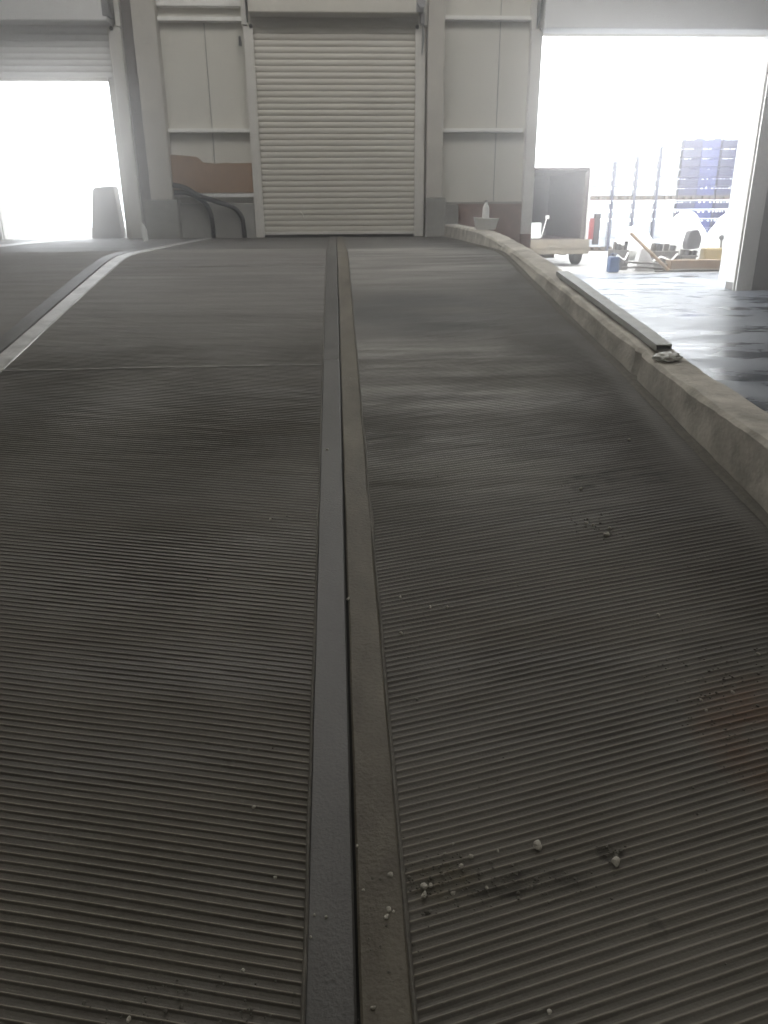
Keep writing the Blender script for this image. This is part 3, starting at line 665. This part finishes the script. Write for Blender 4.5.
PM = bpy.data.meshes.new('wooden_pallet'); bm.to_mesh(PM); bm.free(); PM.materials.append(M['pallet'])
CY = 27.0
# column: x, material, number of crates in the lower and upper tier, words
COLS = [(11.66, 'crate_dark', 5, 6, 'dark blue', 'left blue stack'), (12.28, 'crate_lit', 5, 6, 'sunlit-toned blue', 'middle blue stack'), (13.02, 'crate_dark', 5, 6, 'dark blue', 'right blue stack'),
        (10.98, 'crate_sunlit', 5, 6, 'pale', 'first stack left of the blue ones'), (10.24, 'crate_sunlit', 5, 5, 'pale', 'second stack left of the blue ones'), (9.50, 'crate_sunlit', 5, 5, 'pale', 'third stack left of the blue ones'), (8.76, 'crate_sunlit', 5, 4, 'pale', 'stack beside the truck')]
ORD = ['lowest', 'second', 'third', 'fourth', 'fifth', 'sixth']
for (cx, m, nlo, nhi, word, place) in COLS:
    z = ZF
    for tier, cnt in (('lower', nlo), ('upper', nhi)):
        p = bpy.data.objects.new('wooden_pallet', PM); C.objects.link(p); p.location = (cx, CY + .4, z); p.scale.x = 1.24 if cx > 13 else 1.0
        tag(p, 'wooden pallet under the %s crates, %s' % (tier, place), 'pallet', 'pallets between the crate tiers'); z += .142
        for k in range(cnt):
            o = bpy.data.objects.new('plastic_crate', CM[m]); C.objects.link(o); o.location = (cx, CY + .4, z); z += CH; o.scale.x = 1.24 if cx > 13 else 1.0
            tag(o, '%s crate, %s from below of the %s tier, %s' % (word, ORD[k], tier, place), 'crate', 'plastic crates stacked in the yard')
# slim strips added for the dark gaps between pale stacks
for (x, h_, lab) in ((9.12, 2.75, 'leftmost slim dark strip for the gap between the pale crate stacks, near the truck'), (9.87, 2.85, 'middle slim dark strip for the gap between the pale crate stacks'), (10.61, 3.2, 'rightmost slim dark strip for the gap between the pale crate stacks')):
    bm = boxes((x - .028, x + .028, CY - .06, CY + .01, ZF, ZF + h_), bev=.006); tag(obj('gap_strip', bm, 'upright'), lab, 'post', 'dark strips for the gaps between the crate stacks')
# white sacks
for (x, y, z, r, sq, sd, lab) in ((9.55, 22.0, -.30, .68, (.86, .7, .95), 1.0, 'big white sack in the yard, left one in front of the blue crates'), (10.98, 22.3, -.28, .68, (.86, .7, .98), 4.0, 'big white sack in the yard, right one in front of the blue crates'), (8.15, 22.0, -.45, .56, (.95, .8, .8), 7.0, 'lower white sack at the left of the sack heap')):
    bm = bmesh.new(); lump(bm, (0, 0, 0), r, 4, .18, sq, sd, 2.0)
    for v in bm.verts:
        k = 1 - .38 * v.co.z / r; v.co.x *= min(k, 1.12); v.co.y *= min(k, 1.12)
        v.co.z = max(v.co.z, ZF - z)
    tag(obj('white_sack', bm, 'sack', smooth=True, loc=(x, y, z)), lab, 'sack', 'white sacks in the yard')
# scrap heap
JY = 17.6
rj = random.Random(5)
def engine(x, y, w, d, h, label, seed):
    r = random.Random(seed); t = thing('scrap_machine', label, 'machine part', (x, y, ZF))
    bm = bmesh.new(); box(bm, -w / 2, w / 2, -d / 2, d / 2, 0, h * .7, bev=.02)
    for _ in range(9):
        a, b, e = r.uniform(-w * .4, w * .3), r.uniform(-d * .5, d * .3), r.uniform(h * .2, h * .7); s = r.uniform(.05, .12); box(bm, a, a + s, -d / 2 - s * .4, -d / 2 + s * .4, e * .6, e * .6 + s * .8, bev=.01)
    obj('machine_block', bm, 'scrap', t)
    for k in range(4):
        bm = bmesh.new(); x0 = -w * .36 + k * w * .24; tube(bm, [(x0, -.05, h * .6), (x0 + .02, -.05, h * (.85 + .15 * r.random()))], r.uniform(.035, .07), 12); obj('cylinder_head', bm, 'greylump' if k % 2 else 'scrap', t)
    bm = bmesh.new(); tube(bm, [(-w * .5, -d * .5, h * .3), (-w * .2, -d * .62, h * .5), (w * .2, -d * .6, h * .35), (w * .45, -d * .5, h * .6)], .022, 8); obj('pipe', bm, 'purlin', t)
engine(7.38, JY + .5, .62, .5, .58, 'long dark scrap machine with pipes behind the tan board in the yard', 2)
engine(6.42, JY + .6, .36, .4, .62, 'smaller scrap machine just right of the blue canister', 9)
engine(7.92, JY + .35, .40, .35, .44, 'low scrap machine under the dark grey tin in the yard', 4)
bm = bmesh.new(); prism(bm, [(-.14, 0), (.13, .02), (.16, .24), (.06, .42), (-.12, .38), (-.17, .12)], -.13, .13); bmesh.ops.bevel(bm, geom=bm.edges[:], offset=.015, segments=2, affect='EDGES')
tag(obj('bent_tin', bm, 'greylump', loc=(7.98, JY + .3, ZF + .44)), 'dark grey dented tin on top of the scrap heap', 'tin')
t = thing('yellowed_canister', 'yellowish plastic canister at the right of the scrap heap', 'canister', (8.42, JY + .2, ZF + .17))
bm = boxes((-.22, .22, -.14, .14, 0, .30), bev=.04); obj('canister_body', bm, 'yellow', t)
bm = bmesh.new(); tube(bm, [(.1, 0, .29), (.1, 0, .35)], .04, 12); obj('cap', bm, 'white', t)
bm = boxes((7.30, 8.55, JY - .32, JY + .02, ZF + .03, ZF + .24), bev=.01); tag(obj('wooden_box', bm, 'wood'), 'long low tan wooden box in front of the scrap heap', 'box')
bm = bmesh.new(); tube(bm, [(6.46, JY + .05, -.10), (7.16, JY - .55, ZF + .05)], .035, 8); tag(obj('leaning_plank', bm, 'wood'), 'long pole slanting down to the right across the scrap in the yard', 'pole')
bm = bmesh.new(); prism(bm, [(-.02, 0), (.42, 0), (.40, .16), (.22, .46), (.1, .48)], -.12, .1); tag(obj('folded_sheet', bm, 'greypanel', loc=(6.63, JY + .10, ZF)), 'pale grey folded sheet leaning behind the slanting pole', 'sheet')
for k, (x0, x1, y, h) in enumerate(((6.2, 7.15, JY - .30, .10), (6.3, 7.3, JY - .12, .2), (6.9, 8.7, JY - .45, .03))):
    bm = bmesh.new(); tube(bm, [(x0, y, ZF + h), ((x0 + x1) / 2, y + .05, ZF + h * .8 + .02), (x1, y, ZF + h * .6 + .02)], .024, 8)
    tag(obj('scrap_pipe', bm, 'scrap'), ['lower thin pipe lying right of the blue canister', 'upper thin pipe lying right of the blue canister', 'long thin pipe on the ground in front of the tan wooden box'][k], 'pipe', 'pipes lying in front of the scrap')
t = thing('bollard_lamp', 'thin post with a dark round head at the right end of the scrap', 'post', (8.72, JY + .4, ZF))
bm = bmesh.new(); tube(bm, [(0, 0, 0), (-.02, 0, .62)], .02, 8); obj('post', bm, 'scrap', t)
bm = bmesh.new(); lump(bm, (-.02, 0, .68), .065, 2, .1); obj('round_head', bm, 'greylump', t)
bm = boxes((-.08, .08, -.08, .08, 0, .1), bev=.01); obj('foot', bm, 'greylump', t)

# ------------------------------------------------------------------ light
w = bpy.data.worlds.new('sky'); bpy.context.scene.world = w; w.use_nodes = True
nt = w.node_tree; bg = nt.nodes['Background']
bg.inputs['Color'].default_value = (0.95, 0.975, 1.0, 1); bg.inputs['Strength'].default_value = 7.0
def area(name, loc, rot, sx, sy, power, col=(1, 1, 1)):
    l = bpy.data.lights.new(name, 'AREA'); l.shape = 'RECTANGLE'; l.size = sx; l.size_y = sy; l.energy = power; l.color = col
    o = bpy.data.objects.new(name, l); C.objects.link(o); o.location = loc; o.rotation_euler = rot; return o
area('skylight', (0.3, 8.6, 6.1), (0, 0, 0), 10, 3.0, 390, (1, .97, .92))
area('skylight.001', (0.3, 4.2, 6.1), (0, 0, 0), 9, 1.6, 85, (1, .95, .86))
area('skylight.002', (0.3, -3.0, 6.1), (math.radians(0), 0, 0), 9, 2.0, 62, (1, .95, .86))
# haze volumes added to imitate lens glare in the hall and over the yard
def haze(name, x0, x1, y0, y1, dens, g, label, veils=()):
    hm = bpy.data.materials.new(name); hm.use_nodes = True; hn = hm.node_tree; hn.nodes.clear()
    ho = hn.nodes.new('ShaderNodeOutputMaterial'); hv = hn.nodes.new('ShaderNodeVolumeScatter'); hv.inputs['Density'].default_value = dens; hv.inputs['Anisotropy'].default_value = g
    hv.inputs['Color'].default_value = (1, .975, .96, 1)
    if veils:      # denser in front of the doorways, for the glare there
        tc = hn.nodes.new('ShaderNodeTexCoord'); tot = dens
        for (px, py, pz, rx, ry, rz, k) in veils:
            mp = hn.nodes.new('ShaderNodeMapping'); mp.vector_type = 'TEXTURE'; mp.inputs['Location'].default_value = (px, py, pz); mp.inputs['Scale'].default_value = (rx, ry, rz)
            hn.links.new(tc.outputs['Object'], mp.inputs['Vector'])
            gr = hn.nodes.new('ShaderNodeTexGradient'); gr.gradient_type = 'QUADRATIC_SPHERE'; hn.links.new(mp.outputs[0], gr.inputs[0])
            tot = math_node(hn, 'ADD', math_node(hn, 'MULTIPLY', gr.outputs['Fac'], k), tot)
        hn.links.new(tot, hv.inputs['Density'])
    hn.links.new(hv.outputs[0], ho.inputs['Volume'])
    bm = bmesh.new(); box(bm, x0, x1, y0, y1, -3.0, 6.0)
    tag(obj(name, bm, hm), label, 'haze', kind='stuff')
haze('glare_haze', -9.1, 13.9, -1.6, WY - .42, .030, .86, 'thin haze added as lens glare in the hall over the ramp', ((-4.2, 12.3, .9, 4.2, 5.0, 3.6, .20), (4.6, 12.6, 1.6, 3.4, 3.0, 3.2, .10)))
haze('glare_haze', -9.1, 24, WY + .4, 26.5, .005, .72, 'haze added to wash out the yard outside the doorways')
s = bpy.data.lights.new('sun', 'SUN'); s.energy = 3.5; s.angle = .02; so = bpy.data.objects.new('sun', s); C.objects.link(so); so.rotation_euler = (math.radians(28), math.radians(-24), 0)

# ------------------------------------------------------------------ camera
P_, Y_, R_ = math.radians(21.2), math.radians(3.2), math.radians(0.4)
cp, sp, cy, sy = math.cos(P_), math.sin(P_), math.cos(Y_), math.sin(Y_)
fwd = Vector((sy * cp, cy * cp, -sp)); right = Vector((cy, -sy, 0)); up = Vector((sy * sp, cy * sp, cp))
r2 = right * math.cos(R_) - up * math.sin(R_); u2 = right * math.sin(R_) + up * math.cos(R_)
cam = bpy.data.cameras.new('camera'); co = bpy.data.objects.new('camera', cam); C.objects.link(co)
mt = Matrix((r2, u2, -fwd)).transposed().to_4x4(); mt.translation = (0, 0, 0.34); co.matrix_world = mt
cam.sensor_fit = 'VERTICAL'; cam.sensor_height = 36.0; cam.lens = 36.0 * 770.0 / 1024.0
cam.clip_start = 0.02; cam.clip_end = 300
bpy.context.scene.camera = co
vs = bpy.context.scene.view_settings; vs.view_transform = 'Standard'; vs.look = 'None'; vs.exposure = 0.0
